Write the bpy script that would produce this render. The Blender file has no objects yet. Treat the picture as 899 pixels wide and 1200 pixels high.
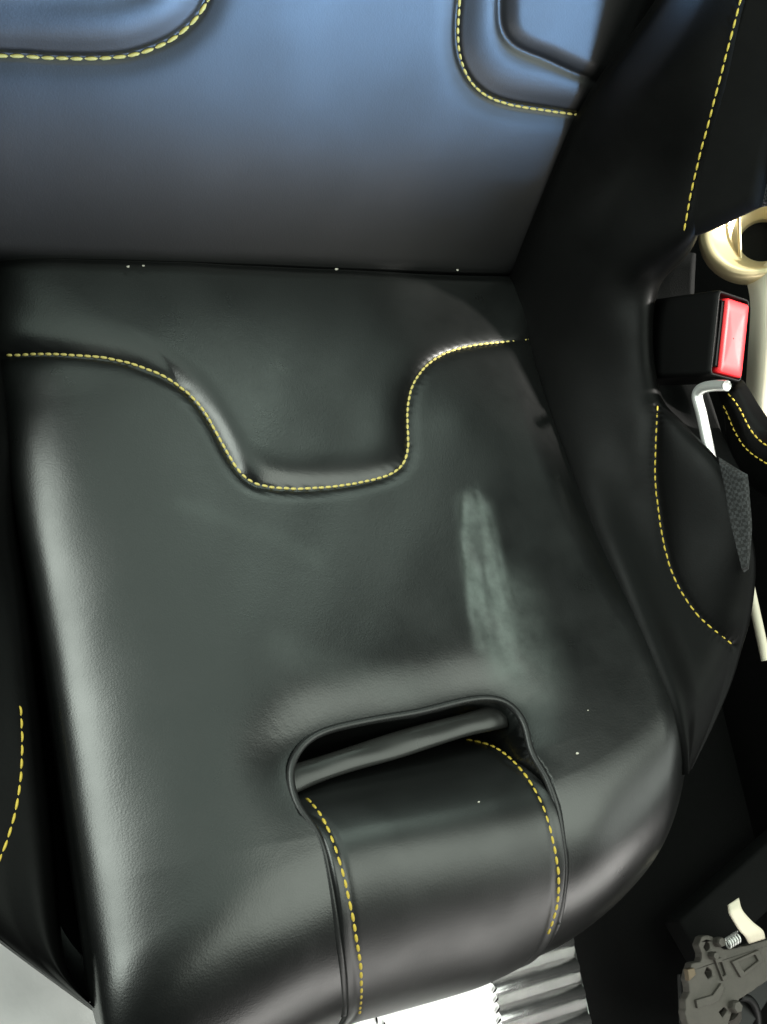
import bpy, math, random
import numpy as np
from mathutils import Vector, Matrix

random.seed(7); rng = np.random.default_rng(7)
S = bpy.context.scene

# ------------------------------------------------------------------ camera
CAM = np.array([-0.3054, -0.3932, 0.7422]); FPX = 1321.7353
_y, _p, _r = 1.0593, -1.0716, 0.9308
CF = np.array([math.sin(_y)*math.cos(_p), math.cos(_y)*math.cos(_p), math.sin(_p)])
_a = np.cross(CF, [0, 0, 1]); _a /= np.linalg.norm(_a); _b = np.cross(_a, CF)
CR = math.cos(_r)*_a + math.sin(_r)*_b
CU = -math.sin(_r)*_a + math.cos(_r)*_b
cd = bpy.data.cameras.new('camera'); cam = bpy.data.objects.new('camera', cd); S.collection.objects.link(cam)
cd.sensor_fit = 'VERTICAL'; cd.sensor_height = 36; cd.lens = 36*FPX/1200; cd.clip_start = .02; cd.clip_end = 50
m = Matrix(((CR[0], CU[0], -CF[0], CAM[0]), (CR[1], CU[1], -CF[1], CAM[1]), (CR[2], CU[2], -CF[2], CAM[2]), (0, 0, 0, 1)))
cam.matrix_world = m; S.camera = cam

# ------------------------------------------------------------------ light
S.view_settings.view_transform = 'Standard'; S.view_settings.look = 'None'
S.cycles.max_bounces = 5; S.cycles.diffuse_bounces = 3; S.cycles.glossy_bounces = 3
S.view_settings.exposure = 0; S.view_settings.gamma = 1
w = bpy.data.worlds.new('World'); S.world = w; w.use_nodes = True
w.node_tree.nodes['Background'].inputs[0].default_value = (.75, .85, .9, 1)
w.node_tree.nodes['Background'].inputs[1].default_value = .03

def area(name, loc, to, sx, sy, power, col, spread=180):
    l = bpy.data.lights.new(name, 'AREA'); l.shape = 'RECTANGLE'; l.size = sx; l.size_y = sy
    l.energy = power; l.color = col; l.spread = math.radians(spread)
    o = bpy.data.objects.new(name, l); S.collection.objects.link(o); o.location = loc
    o.rotation_euler = (Vector(to)-Vector(loc)).to_track_quat('-Z', 'Y').to_euler(); return o
def spot(name, loc, to, power, col, deg, blend=.3, rad=.03):
    l = bpy.data.lights.new(name, 'SPOT'); l.energy = power; l.color = col; l.spot_size = math.radians(deg)
    l.spot_blend = blend; l.shadow_soft_size = rad
    o = bpy.data.objects.new(name, l); S.collection.objects.link(o); o.location = loc
    o.rotation_euler = (Vector(to)-Vector(loc)).to_track_quat('-Z', 'Y').to_euler(); return o
# windscreen: blue sky in front of the seat, seen past the dashboard
area('windscreen_light', (1.20, -1.9, .95), (.0, .25, .84), 1.15, .50, 66, (.30, .57, 1.0), 30)
# door opening on the left
area('door_light', (-1.12, .22, .98), (-.2, -.3, .02), 1.5, .66, 29, (.90, 1.0, .91))
# rear quarter window above and behind; brighter far lamp added for the insert's sheen
for nm, lc, ln, pw in (('rear_window_light', (-.084, .3465, 1.12), 1.275, 4.4), ('insert_sheen_light', (.4815, 1.218, 1.12), .8, 11)):
    rw = area(nm, lc, (lc[0], lc[1], 0), .9, ln, pw, (.80, 1.0, .87)); rw.rotation_euler = (0, 0, math.radians(-33))
# added overhead lamp that gives the front roll and slot rim their highlights
area('front_light', (.56, -.54, 1.1), (.45, -.50, .05), .9, 1.05, 12, (.90, 1.0, .88))
# added side lamp for sheen on the front corner and the bolster's rim
area('right_rim_light', (1.5, -.95, .80), (.2, -.42, .05), .9, .6, 4.5, (.92, 1.0, .92))
# added low fill lamp that greys the lower backrest
area('low_fill_light', (.50, -1.35, .15), (.1, 0, .10), 1.5, .34, 7.5, (1.0, .98, .93))
# sun patches
spot('sun_patch_floor', (.0, -1.5, 1.1), (.10, -.64, -.23), 120, (1, .98, .95), 14, .5)
spot('sun_patch_console', (1.1, -.25, 1.0), (.42, -.06, .10), 260, (1, .97, .9), 17)

# ------------------------------------------------------------------ helpers
def ray(px, py):
    d = CF*FPX + CR*(px-449.5) + CU*(600-py); return d/np.linalg.norm(d)
def at(px, py, ax, v):
    d = ray(px, py); return CAM + d*(v-CAM[ax])/d[ax]
def proj(P):
    d = P-CAM; z = d@CF
    return np.stack([449.5+FPX*(d@CR)/z, 600-FPX*(d@CU)/z, z], -1)
def cr(pts, n):
    """Catmull-Rom through the rows of pts, n samples, even in index."""
    p = np.asarray(pts, float); k = len(p)
    q = np.concatenate([[2*p[0]-p[1]], p, [2*p[-1]-p[-2]]])
    t = np.linspace(0, k-1, n); i = np.minimum(t.astype(int), k-2); f = (t-i).reshape((-1,)+(1,)*(p.ndim-1))
    a, b, c, d = q[i], q[i+1], q[i+2], q[i+3]
    return .5*(2*b+(c-a)*f+(2*a-5*b+4*c-d)*f**2+(3*b-a-3*c+d)*f**3)
def resample(pts, step):
    p = np.asarray(pts, float); d = np.r_[0, np.cumsum(np.linalg.norm(np.diff(p, axis=0), axis=1))]
    n = max(2, int(d[-1]/step)+1); s = np.linspace(0, d[-1], n)
    return np.stack([np.interp(s, d, p[:, j]) for j in range(p.shape[1])], -1)
def smooth(p, it=4):
    p = np.array(p)
    for _ in range(it): p[1:-1] = .25*p[:-2]+.5*p[1:-1]+.25*p[2:]
    return p
def sstep(a, b, x):
    t = np.clip((x-a)/(b-a), 0, 1); return t*t*(3-2*t)
def dist_poly(X, Y, poly):
    """distance of points to an open polyline"""
    best = np.full(X.shape, 1e9)
    for (ax, ay), (bx, by) in zip(poly[:-1], poly[1:]):
        dx, dy = bx-ax, by-ay; L = dx*dx+dy*dy+1e-12
        t = np.clip(((X-ax)*dx+(Y-ay)*dy)/L, 0, 1)
        best = np.minimum(best, (X-ax-t*dx)**2+(Y-ay-t*dy)**2)
    return np.sqrt(best)
def inside(X, Y, poly):
    r = np.zeros(X.shape, bool)
    for (ax, ay), (bx, by) in zip(poly, np.roll(poly, -1, axis=0)):
        c = (ay > Y) != (by > Y)
        with np.errstate(divide='ignore', invalid='ignore'):
            r ^= c & (X < (bx-ax)*(Y-ay)/(by-ay+1e-15)+ax)
    return r
def signed(X, Y, poly):
    d = dist_poly(X, Y, np.concatenate([poly, poly[:1]])); return np.where(inside(X, Y, poly), -d, d)
_nz = [rng.normal(size=(5, 4)) for _ in range(6)]
def wob(X, Y, scale, k=0):
    """smooth irregular field, about -1..1"""
    r = 0
    for a, b, c, d in _nz[k % 6]:
        r = r+np.sin((X*a*1.3+Y*b*1.3)/scale+c*5)*np.cos((Y*a-X*d)/scale*.7+b*3)
    return r/2.5
def grid_normals(P, flip=False):
    du = np.gradient(P, axis=0); dv = np.gradient(P, axis=1); n = np.cross(du, dv)
    n /= np.linalg.norm(n, axis=-1, keepdims=True)+1e-12
    return -n if flip else n

def link(o, parent=None):
    S.collection.objects.link(o)
    if parent is not None:
        o.parent = parent
        if parent.type == 'EMPTY': o.matrix_parent_inverse = Matrix.Translation(-parent.location)
    return o
def mesh_np(name, V, F, mat, parent=None, sm=True, attr=None):
    """V (n,3), F list/array of quads or mixed faces"""
    me = bpy.data.meshes.new(name)
    if isinstance(F, np.ndarray):
        me.vertices.add(len(V)); me.vertices.foreach_set('co', np.ascontiguousarray(V, np.float32).ravel())
        nf, k = F.shape
        me.loops.add(nf*k); me.loops.foreach_set('vertex_index', F.astype(np.int32).ravel())
        me.polygons.add(nf); me.polygons.foreach_set('loop_start', np.arange(0, nf*k, k, dtype=np.int32))
        me.update(calc_edges=True)
    else:
        me.from_pydata([tuple(v) for v in V], [], F)
    me.polygons.foreach_set('use_smooth', np.full(len(me.polygons), sm))
    for k, a in (attr or {}).items():
        at_ = me.attributes.new(k, 'FLOAT', 'POINT'); at_.data.foreach_set('value', np.ascontiguousarray(a, np.float32).ravel())
    me.materials.append(mat); me.validate(); me.update()
    return link(bpy.data.objects.new(name, me), parent)
def quads(n, m, close_u=False, close_v=False, flip=False):
    i = np.arange(n if close_u else n-1); j = np.arange(m if close_v else m-1)
    I, J = np.meshgrid(i, j, indexing='ij'); I2 = (I+1) % n; J2 = (J+1) % m
    q = np.stack([I*m+J, I2*m+J, I2*m+J2, I*m+J2], -1).reshape(-1, 4)
    return q[:, ::-1] if flip else q
def grid(name, P, mat, parent=None, flip=False, attr=None, close_v=False, sm=True):
    n, m = P.shape[:2]
    return mesh_np(name, P.reshape(-1, 3), np.ascontiguousarray(quads(n, m, close_v=close_v, flip=flip)), mat, parent, sm, attr)
def tube(name, path, r, mat, parent=None, seg=10, caps=True):
    p = np.asarray(path, float); n = len(p); T = np.gradient(p, axis=0); T /= np.linalg.norm(T, axis=1, keepdims=True)+1e-12
    rr = np.broadcast_to(np.asarray(r, float), (n,))
    u = np.cross(T[0], [0.3, .2, .93]); u /= np.linalg.norm(u); V = []
    for i in range(n):
        u = u-T[i]*(u@T[i]); u /= np.linalg.norm(u); v = np.cross(T[i], u)
        for k in range(seg):
            a = 2*math.pi*k/seg; V.append(p[i]+rr[i]*(math.cos(a)*u+math.sin(a)*v))
    F = [tuple(q) for q in quads(n, seg, close_v=True)]
    if caps: F += [tuple(range(seg))[::-1], tuple((n-1)*seg+k for k in range(seg))]
    return mesh_np(name, np.array(V), F, mat, parent)
class Pick:
    """looks a line of sight up on a grid surface"""
    def __init__(s, P, N): 
        s.P = P.reshape(-1, 3); s.N = N.reshape(-1, 3); s.q = proj(s.P)
        s.front = (s.N*(CAM-s.P)).sum(1) > 0
    def idx(s, px, py, front=True):
        d = (s.q[:, 0]-px)**2+(s.q[:, 1]-py)**2
        if front: d = np.where(s.front, d, 1e9)
        c = np.argmin(d)
        near = np.where(d < d[c]+6)[0]
        return near[np.argmin(s.q[near, 2]+.002*np.sqrt(d[near]))] if d[c] < 20 else c
    def path(s, pix, step=7):
        ids = [s.idx(*p) for p in resample(cr(pix, len(pix)*8), step)]
        return smooth(s.P[ids], 5), s.N[ids]
def stitches(name, path, nor, mat, parent, length=.0062, gap=.0016, r=.0009, lift=.0006, slant=.0):
    """a row of sewn thread stitches, each a small bent capsule"""
    p = np.asarray(path); d = np.r_[0, np.cumsum(np.linalg.norm(np.diff(p, axis=0), axis=1))]
    V = []; F = []; s = gap
    while s+length < d[-1]:
        L = length*random.uniform(.92, 1.06)
        ss = np.linspace(s, s+L, 7); c = np.stack([np.interp(ss, d, p[:, j]) for j in range(3)], -1)
        n = np.stack([np.interp(ss, d, nor[:, j]) for j in range(3)], -1); n /= np.linalg.norm(n, axis=1, keepdims=True)
        t = np.gradient(c, axis=0); t /= np.linalg.norm(t, axis=1, keepdims=True); b = np.cross(t, n)
        f = np.linspace(-1, 1, 7); rad = r*np.sqrt(np.clip(1-np.abs(f)**3, .06, 1))
        c = c+n*(lift*(1-f*f)-r*.25*f*f)[:, None]+b*(f*slant+random.uniform(-.0001, .0001))[:, None]
        base = len(V)
        for i in range(7):
            for k in range(6):
                a = k*math.pi/3; V.append(c[i]+rad[i]*(math.cos(a)*b[i]*1.15+math.sin(a)*n[i]*.85))
        F += [tuple(base+np.array(q)) for q in quads(7, 6, close_v=True)]
        F += [tuple(base+k for k in range(6))[::-1], tuple(base+36+k for k in range(6))]
        s += L+gap
    o = mesh_np(name, np.array(V), F, mat, parent); o['kind'] = 'stuff'; return o
def empty(name, loc, label, cat, group=None):
    o = bpy.data.objects.new(name, None); S.collection.objects.link(o); o.location = loc; o.empty_display_size = .05
    tag(o, label, cat, group); return o
def tag(o, label, cat, group=None, kind=None):
    if label: o['label'] = label
    if cat: o['category'] = cat
    if group: o['group'] = group
    if kind: o['kind'] = kind
    return o
def prism(name, poly, axis_u, axis_v, origin, depth, mat, parent=None, bevel=.0008, holes=()):
    """extruded plate from a 2-D outline, optional holes, bevelled"""
    import bmesh
    from mathutils.geometry import tessellate_polygon
    U = np.asarray(axis_u, float); Vv = np.asarray(axis_v, float); Nn = np.cross(U, Vv); O = np.asarray(origin, float)
    loops = [poly]+list(holes)
    pts = [(a, b) for L in loops for a, b in L]
    tris = tessellate_polygon([[Vector((a, b, 0)) for a, b in L] for L in loops])
    n = len(pts); V = [O+U*a+Vv*b for a, b in pts]+[O+U*a+Vv*b-Nn*depth for a, b in pts]
    def area2(t): (x0, y0), (x1, y1), (x2, y2) = [pts[i] for i in t]; return (x1-x0)*(y2-y0)-(x2-x0)*(y1-y0)
    F = []
    for t in tris:
        t = tuple(t) if area2(t) > 0 else tuple(t)[::-1]
        F += [t, tuple(i+n for i in t)[::-1]]
    s = 0
    for L in loops:
        k = len(L)
        for i in range(k): a, b = s+i, s+(i+1) % k; F.append((a, a+n, b+n, b))
        s += k
    o = mesh_np(name, np.array(V), F, mat, parent, sm=False)
    bm = bmesh.new(); bm.from_mesh(o.data); bmesh.ops.recalc_face_normals(bm, faces=bm.faces)
    if bevel:
        es = [e for e in bm.edges if len(e.link_faces) == 2 and e.calc_face_angle(0) > .6]
        bmesh.ops.bevel(bm, geom=es, offset=bevel, segments=2, affect='EDGES', profile=.5)
    bm.to_mesh(o.data); bm.free(); return o
def rbox(name, c, ax, ay, az, dims, bev, mat, parent=None, seg=3, taper=None):
    """bevelled box with its own axes"""
    import bmesh
    bm = bmesh.new(); bmesh.ops.create_cube(bm, size=1)
    for v in bm.verts:
        x, y, z = v.co
        if taper and x > 0: y *= taper; z *= taper
        p = np.asarray(c)+np.asarray(ax)*x*dims[0]+np.asarray(ay)*y*dims[1]+np.asarray(az)*z*dims[2]
        v.co = Vector(p)
    bmesh.ops.bevel(bm, geom=list(bm.edges), offset=bev, segments=seg, affect='EDGES', profile=.5)
    bmesh.ops.recalc_face_normals(bm, faces=bm.faces)
    me = bpy.data.meshes.new(name); bm.to_mesh(me); bm.free(); me.materials.append(mat)
    me.polygons.foreach_set('use_smooth', np.full(len(me.polygons), True))
    o = link(bpy.data.objects.new(name, me), parent); return o

# ------------------------------------------------------------------ materials
def nodes(name):
    mt = bpy.data.materials.new(name); mt.use_nodes = True
    nt = mt.node_tree; return mt, nt, nt.nodes['Principled BSDF']
def nd(nt, t, **kw):
    n = nt.nodes.new(t)
    for k, v in kw.items():
        if k in n.inputs: n.inputs[k].default_value = v
        else: setattr(n, k, v)
    return n
def leather(name, base, rough, grain=.12, scale=900, rvar=.08, scuff=None, spec=.5):
    mt, nt, b = nodes(name); L = nt.links.new
    tc = nd(nt, 'ShaderNodeTexCoord')
    vo = nd(nt, 'ShaderNodeTexVoronoi', Scale=scale); vo.feature = 'SMOOTH_F1'
    n1 = nd(nt, 'ShaderNodeTexNoise', Scale=14., Detail=6., Roughness=.6)
    n2 = nd(nt, 'ShaderNodeTexNoise', Scale=130., Detail=4.)
    for n in (vo, n1, n2): L(tc.outputs['Object'], n.inputs['Vector'])
    mr = nd(nt, 'ShaderNodeMapRange'); mr.inputs['From Min'].default_value = .3; mr.inputs['From Max'].default_value = .7
    mr.inputs['To Min'].default_value = rough-rvar; mr.inputs['To Max'].default_value = rough+rvar
    L(n1.outputs[0], mr.inputs['Value'])
    mx = nd(nt, 'ShaderNodeMix', data_type='RGBA'); mx.inputs[6].default_value = (*[c*.8 for c in base], 1); mx.inputs[7].default_value = (*[c*1.25 for c in base], 1)
    L(n2.outputs[0], mx.inputs[0]); col = mx.outputs[2]; ro = mr.outputs[0]
    if scuff:
        a = nd(nt, 'ShaderNodeAttribute', attribute_name='scuff')
        n3 = nd(nt, 'ShaderNodeTexNoise', Scale=60., Detail=8., Roughness=.65); L(tc.outputs['Object'], n3.inputs['Vector'])
        mp = nd(nt, 'ShaderNodeMapRange'); mp.inputs['From Min'].default_value = .25; mp.inputs['From Max'].default_value = .6
        mp.inputs['To Min'].default_value = .35; mp.inputs['To Max'].default_value = 1.; L(n3.outputs[0], mp.inputs['Value'])
        mu = nd(nt, 'ShaderNodeMath', operation='MULTIPLY'); L(a.outputs['Fac'], mu.inputs[0]); L(mp.outputs[0], mu.inputs[1])
        m2 = nd(nt, 'ShaderNodeMix', data_type='RGBA'); m2.inputs[7].default_value = (*scuff, 1)
        L(mu.outputs[0], m2.inputs[0]); L(col, m2.inputs[6]); col = m2.outputs[2]
        m3 = nd(nt, 'ShaderNodeMix', data_type='FLOAT'); m3.inputs[3].default_value = .62
        L(mu.outputs[0], m3.inputs[0]); L(ro, m3.inputs[2]); ro = m3.outputs[0]
    L(col, b.inputs['Base Color']); L(ro, b.inputs['Roughness'])
    b.inputs['Specular IOR Level'].default_value = spec
    bp = nd(nt, 'ShaderNodeBump', Strength=grain, Distance=.0004); L(vo.outputs['Distance'], bp.inputs['Height'])
    b2 = nd(nt, 'ShaderNodeBump', Strength=.028, Distance=.002); L(n2.outputs[0], b2.inputs['Height']); L(bp.outputs[0], b2.inputs['Normal'])
    L(b2.outputs[0], b.inputs['Normal'])
    return mt
def plain(name, col, rough=.5, metal=0., noise=.15, scale=60, bump=.0, spec=.5, bscale=None):
    mt, nt, b = nodes(name); L = nt.links.new
    tc = nd(nt, 'ShaderNodeTexCoord'); n = nd(nt, 'ShaderNodeTexNoise', Scale=float(scale), Detail=5.); L(tc.outputs['Object'], n.inputs['Vector'])
    mx = nd(nt, 'ShaderNodeMix', data_type='RGBA'); mx.inputs[6].default_value = (*[c*(1-noise) for c in col], 1)
    mx.inputs[7].default_value = (*[min(1, c*(1+noise)) for c in col], 1); L(n.outputs[0], mx.inputs[0]); L(mx.outputs[2], b.inputs['Base Color'])
    mr = nd(nt, 'ShaderNodeMapRange'); mr.inputs['To Min'].default_value = max(0, rough-.08); mr.inputs['To Max'].default_value = min(1, rough+.08)
    L(n.outputs[0], mr.inputs['Value']); L(mr.outputs[0], b.inputs['Roughness'])
    b.inputs['Metallic'].default_value = metal; b.inputs['Specular IOR Level'].default_value = spec
    if bump:
        n2 = nd(nt, 'ShaderNodeTexNoise', Scale=float(bscale or scale*6), Detail=3.); L(tc.outputs['Object'], n2.inputs['Vector'])
        bp = nd(nt, 'ShaderNodeBump', Strength=bump, Distance=.001); L(n2.outputs[0], bp.inputs['Height']); L(bp.outputs[0], b.inputs['Normal'])
    return mt
def weave(name, c0, c1, scale):
    mt, nt, b = nodes(name); L = nt.links.new
    tc = nd(nt, 'ShaderNodeTexCoord'); ck = nd(nt, 'ShaderNodeTexChecker', Scale=float(scale)); L(tc.outputs['Object'], ck.inputs['Vector'])
    n = nd(nt, 'ShaderNodeTexNoise', Scale=scale*.7, Detail=3.); L(tc.outputs['Object'], n.inputs['Vector'])
    ad = nd(nt, 'ShaderNodeMath', operation='MULTIPLY'); L(ck.outputs['Fac'], ad.inputs[0]); L(n.outputs[0], ad.inputs[1])
    mx = nd(nt, 'ShaderNodeMix', data_type='RGBA'); mx.inputs[6].default_value = (*c0, 1); mx.inputs[7].default_value = (*c1, 1)
    L(ad.outputs[0], mx.inputs[0]); L(mx.outputs[2], b.inputs['Base Color']); b.inputs['Roughness'].default_value = .8
    bp = nd(nt, 'ShaderNodeBump', Strength=.6, Distance=.0006); L(ad.outputs[0], bp.inputs['Height']); L(bp.outputs[0], b.inputs['Normal'])
    return mt
M_cush = leather('leather_cushion', (.0028, .0031, .0030), .31, rvar=.05, spec=.75, grain=.11, scuff=(.100, .118, .109))
M_back = leather('leather_back', (.0028, .0029, .0031), .44, rvar=.025, spec=.75, grain=.10)
M_bol = leather('leather_bolster', (.0018, .0018, .0018), .48, spec=.10)
M_roll = leather('leather_roll', (.0028, .0031, .0030), .40, rvar=.05, spec=.75, grain=.10)
M_sleeve = plain('grey_sleeve', (.018, .018, .017), .30, noise=.2, scale=40)
M_pipe = leather('leather_piping', (.012, .012, .012), .38)
M_dark = plain('black_textile', (.006, .006, .006), .85, spec=.15, bump=.4, scale=200)
M_panel = leather('suede_panel', (.003, .003, .003), .75, spec=.12)
M_shell = plain('black_shell', (.008, .008, .008), .45, spec=.4)
M_thread = plain('yellow_thread', (.52, .38, .045), .6, noise=.25, scale=900)
M_threadw = plain('pale_yellow_thread', (.60, .49, .15), .6, noise=.2, scale=900)
M_plastic = plain('black_plastic', (.0025, .0025, .0025), .5, spec=.12, bump=.1, scale=400)
M_red = plain('red_button_plastic', (.70, .008, .014), .55, noise=.06)
M_steel = plain('bright_steel', (.80, .80, .78), .42, .7, .05)
M_grey = plain('cast_grey_metal', (.095, .085, .075), .6, .4, .3, 90, .25)
M_gold = plain('champagne_metal', (.86, .70, .42), .38, .7, .06)
M_cream = plain('cream_trim', (.86, .78, .62), .45, 0., .05)
M_alu = plain('ribbed_aluminium', (.78, .78, .77), .24, .95, .2, 50, .08)
M_white = plain('white_cloth', (.88, .88, .87), .85, 0, .04, 300, .5)
M_sill = plain('pale_grey_carpet', (.70, .70, .69), .75, 0, .25, 18, .3)
M_floor = plain('dark_carpet', (.004, .004, .004), .95, 0, .4, 260, .6, spec=.1)
M_web = weave('grey_webbing', (.04, .04, .045), (.30, .31, .34), 520)
M_carbon = weave('woven_side_trim', (.008, .008, .008), (.05, .052, .055), 420)
M_copper = plain('clip', (.16, .12, .08), .5, .6, .2)
M_crumb = plain('crumb', (.5, .47, .4), .8)

# ------------------------------------------------------------------ the seat
TILT, REC = .1803, .4429
FW = np.array([0, -math.cos(TILT), math.sin(TILT)]); NC = np.array([0, math.sin(TILT), math.cos(TILT)]); XA = np.array([1., 0, 0])
UB = np.array([0, math.sin(REC), math.cos(REC)]); NB = np.array([0, -math.cos(REC), math.sin(REC)])
def on_plane(px, py, n, off):
    d = ray(px, py); return CAM+d*((off-CAM@n)/(d@n))
def cush_xv(px, py, off=0.):
    p = on_plane(px, py, NC, off); return p[0], p@FW
def back_xh(px, py, off=0.):
    p = on_plane(px, py, NB, off); return p[0], p@UB

seat = empty('bucket_seat', (0, -.25, -.2), 'black leather bucket seat with yellow stitching and a harness slot', 'car seat')

# ---- cushion: unrolled over flat top, sides and front roll
le = np.array([cush_xv(*p, off=-.030) for p in [(10, 318), (15, 415), (21, 520), (34, 640), (57, 780), (80, 920), (101, 1060), (118, 1180)]])
re_ = np.array([cush_xv(*p, off=-.010) for p in [(606, 318), (619, 400), (650, 500), (700, 620), (750, 735), (786, 820), (804, 905)]])
le = le[np.argsort(le[:, 1])]; re_ = re_[np.argsort(re_[:, 1])]
print('edges', le.round(3).tolist(), re_.round(3).tolist())
wl = np.polyfit(le[:, 1], -le[:, 0], 3); wr = np.polyfit(re_[:, 1], re_[:, 0], 3)
RF = .105; VEND = .525
NT0, NT1 = 360, 150
R_SL, R_SR, WALL = .120, .050, .03
def half(sgn, n0, n1, n2):
    k = np.concatenate([np.stack([np.linspace(0, 1, n0, endpoint=False), np.zeros(n0), np.zeros(n0)], -1),
                        np.stack([np.ones(n1), np.linspace(0, 1, n1), np.zeros(n1)], -1),
                        np.stack([np.ones(n2), np.ones(n2), np.linspace(0, 1, n2+1)[1:]], -1)])
    return k
kr = half(1, 130, 60, 10); kl = half(-1, 130, 60, 10)[1:][::-1]
sgn = np.r_[-np.ones(len(kl)), np.ones(len(kr))]; K = np.concatenate([kl, kr])
tt = np.r_[np.linspace(0, 1, NT0, endpoint=False), 1+np.linspace(0, 1, NT1)]
Tm, _ = np.meshgrid(tt, sgn, indexing='ij'); SG = np.broadcast_to(sgn, Tm.shape)
K0, K1, K2 = [np.broadcast_to(K[:, i], Tm.shape) for i in range(3)]
phi = np.clip(Tm-1, 0, 1)*math.radians(150)
def front_bow(x):
    u = np.clip(np.abs(x)/.21, 0, 1.15)
    return np.where(x < 0, .05*u**2, -.046*u**3)
def cushion_base():
    vg = np.minimum(Tm, 1)*(VEND-RF)
    def wid(v): return np.where(SG < 0, np.polyval(wl, np.clip(v, 0, .46))+.012*(1-sstep(.06, .26, v)), np.polyval(wr, np.clip(v, 0, .43))+.013+.007*(1-sstep(.06, .22, v))+.022*sstep(.26, .42, v))
    w_ = wid(vg+.03*np.clip(Tm-1, 0, 1))
    R_ = np.where(SG < 0, R_SL, R_SR)
    R_ = R_*(.35+.65*sstep(0, .10, vg))
    a = K1*math.pi/2; B_ = R_*np.where(SG < 0, .28, .9)      # elliptic shoulder, gentle on the door side
    x = K0*(w_-R_)+R_*np.sin(a)
    drop = B_*(1-np.cos(a))+K2*WALL
    fr = sstep(0, math.pi*.45, phi)
    x = x*(1-np.where(SG > 0, .03, .03)*fr)
    x = x*SG
    # front edge bulges forward in the middle and rounds off at the corners
    bow = front_bow(x)
    v0 = (VEND-RF)+bow*1.0
    v = -.006+np.minimum(Tm, 1)*(v0+.006)
    drop = np.minimum(drop, .10)*(1-.5*fr)
    drop = drop+.003*(1-sstep(-.006, .008, v))**2      # rolls into the crease at the back
    crown = .010*np.sin(np.clip(v/.42, 0, 1)*math.pi)*(1-(x/.21)**2)   # sat-in dip
    drop = drop+crown*.8
    n = np.cos(phi)[..., None]*NC+np.sin(phi)[..., None]*FW
    P = x[..., None]*XA+(v+RF*np.sin(phi))[..., None]*FW+(RF*(np.cos(phi)-1))[..., None]*NC-drop[..., None]*n
    # unrolled arc length
    arc = v+RF*phi
    return P, x, arc
Pc, Xc, Ac = cushion_base()
Nc = grid_normals(Pc); 
if (Nc[200, 200]@NC) < 0: Nc = -Nc
pk = Pick(Pc, Nc)
def uv(pix, n=8):
    pp = resample(cr(pix, len(pix)*n), 9); ids = [pk.idx(*p) for p in pp]
    return smooth(np.stack([Xc.ravel()[ids], Ac.ravel()[ids]], -1), 3)
T_SEAM = [(6, 417), (45, 415), (100, 417), (150, 424), (195, 442), (232, 472), (258, 515), (280, 553), (300, 568), (345, 573), (400, 569), (445, 560), (470, 550), (479, 528), (477, 490), (483, 452), (503, 424), (535, 409), (575, 402), (622, 398)]
seam = uv(T_SEAM); seam = np.concatenate([[seam[0]+[-.03, 0]], seam, [seam[-1]+[.03, 0]]])
SLOT = [(352, 950), (340, 915), (342, 888), (357, 868), (385, 853), (440, 842), (500, 831), (555, 818), (585, 815), (606, 826), (618, 848), (623, 880)]
CH_L = [(352, 950), (372, 970), (388, 1030), (398, 1100), (404, 1160), (404, 1192)]
CH_R = [(623, 880), (640, 905), (656, 950), (663, 1000), (663, 1050), (655, 1085)]
slot = uv(SLOT); chl = uv(CH_L); chr_ = uv(CH_R)
amax = Ac.max()+.05
poly = np.concatenate([slot, chr_[1:], [[chr_[-1, 0]-.004, amax], [chl[-1, 0], amax]], chl[1:][::-1]])
sd = signed(Xc, Ac, poly)
sdm = np.where(SG == SG, sd, sd)
d = dist_poly(Xc, Ac, seam)
ins = inside(Xc, Ac, np.concatenate([seam, [[.30, -.05], [-.30, -.05]]]))
def blur(A, n, it=3):
    for _ in range(it):
        for ax_ in (0, 1):
            pad_w = [(n, n), (0, 0)] if ax_ == 0 else [(0, 0), (n, n)]
            c_ = np.cumsum(np.pad(A, pad_w, mode='edge'), axis=ax_); L_ = A.shape[ax_]
            hi = np.take(c_, np.arange(2*n, 2*n+L_), axis=ax_); lo_ = np.take(np.concatenate([np.zeros_like(np.take(c_, [0], axis=ax_)), c_], axis=ax_), np.arange(0, L_), axis=ax_)
            A = (hi-lo_)/(2*n+1)
    return A
rise = 2*np.maximum(blur(ins.astype(float), 9)-.5, 0)
amp = .0004+.0060*sstep(.16, -.10, Xc)
disp = -.0008*np.exp(-(d/.0022)**2)-.0012*np.exp(-(d/.006)**2)+np.where(ins, amp*rise, 0.)
# rear insert stands a little prouder beside the seam
disp += .0013*wob(Xc, Ac, .06, 0)+.0003*wob(Xc, Ac, .022, 1)
# soft fullness around the slot rim, and the pit
disp -= .0060*np.exp(-(np.maximum(sd, 0)/.024)**2)*(1-.8*sstep(slot[0, 1]-.05, slot[0, 1]+.01, Ac))
disp += .0016*wob(Xc, Ac, .0045, 5)*sstep(0, -.004, sd)
puck = np.exp(-(d/.006)**2)*wob(Xc, Ac, .0032, 2)*.00022; disp += puck      # leather puckers along the seam
vslot = slot[:, 1].max()
pit = np.where(Ac < vslot+.02, .062, .035)
disp -= pit*sstep(.0012, -.0045, sd)
scuff = np.zeros_like(Xc)
def stroke(pix, wd, amp):
    global scuff
    p = uv(pix); dd = dist_poly(Xc, Ac, p)+.0022*wob(Xc*2.2, Ac*.5, .006, 3)
    scuff = np.maximum(scuff, amp*sstep(wd, wd*.1, dd))
sc_l = resample(uv([(545, 578), (544, 640), (550, 700), (559, 775)]), .0005); sc_r = resample(uv([(558, 566), (580, 620), (598, 690), (630, 785)]), .0005)
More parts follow.
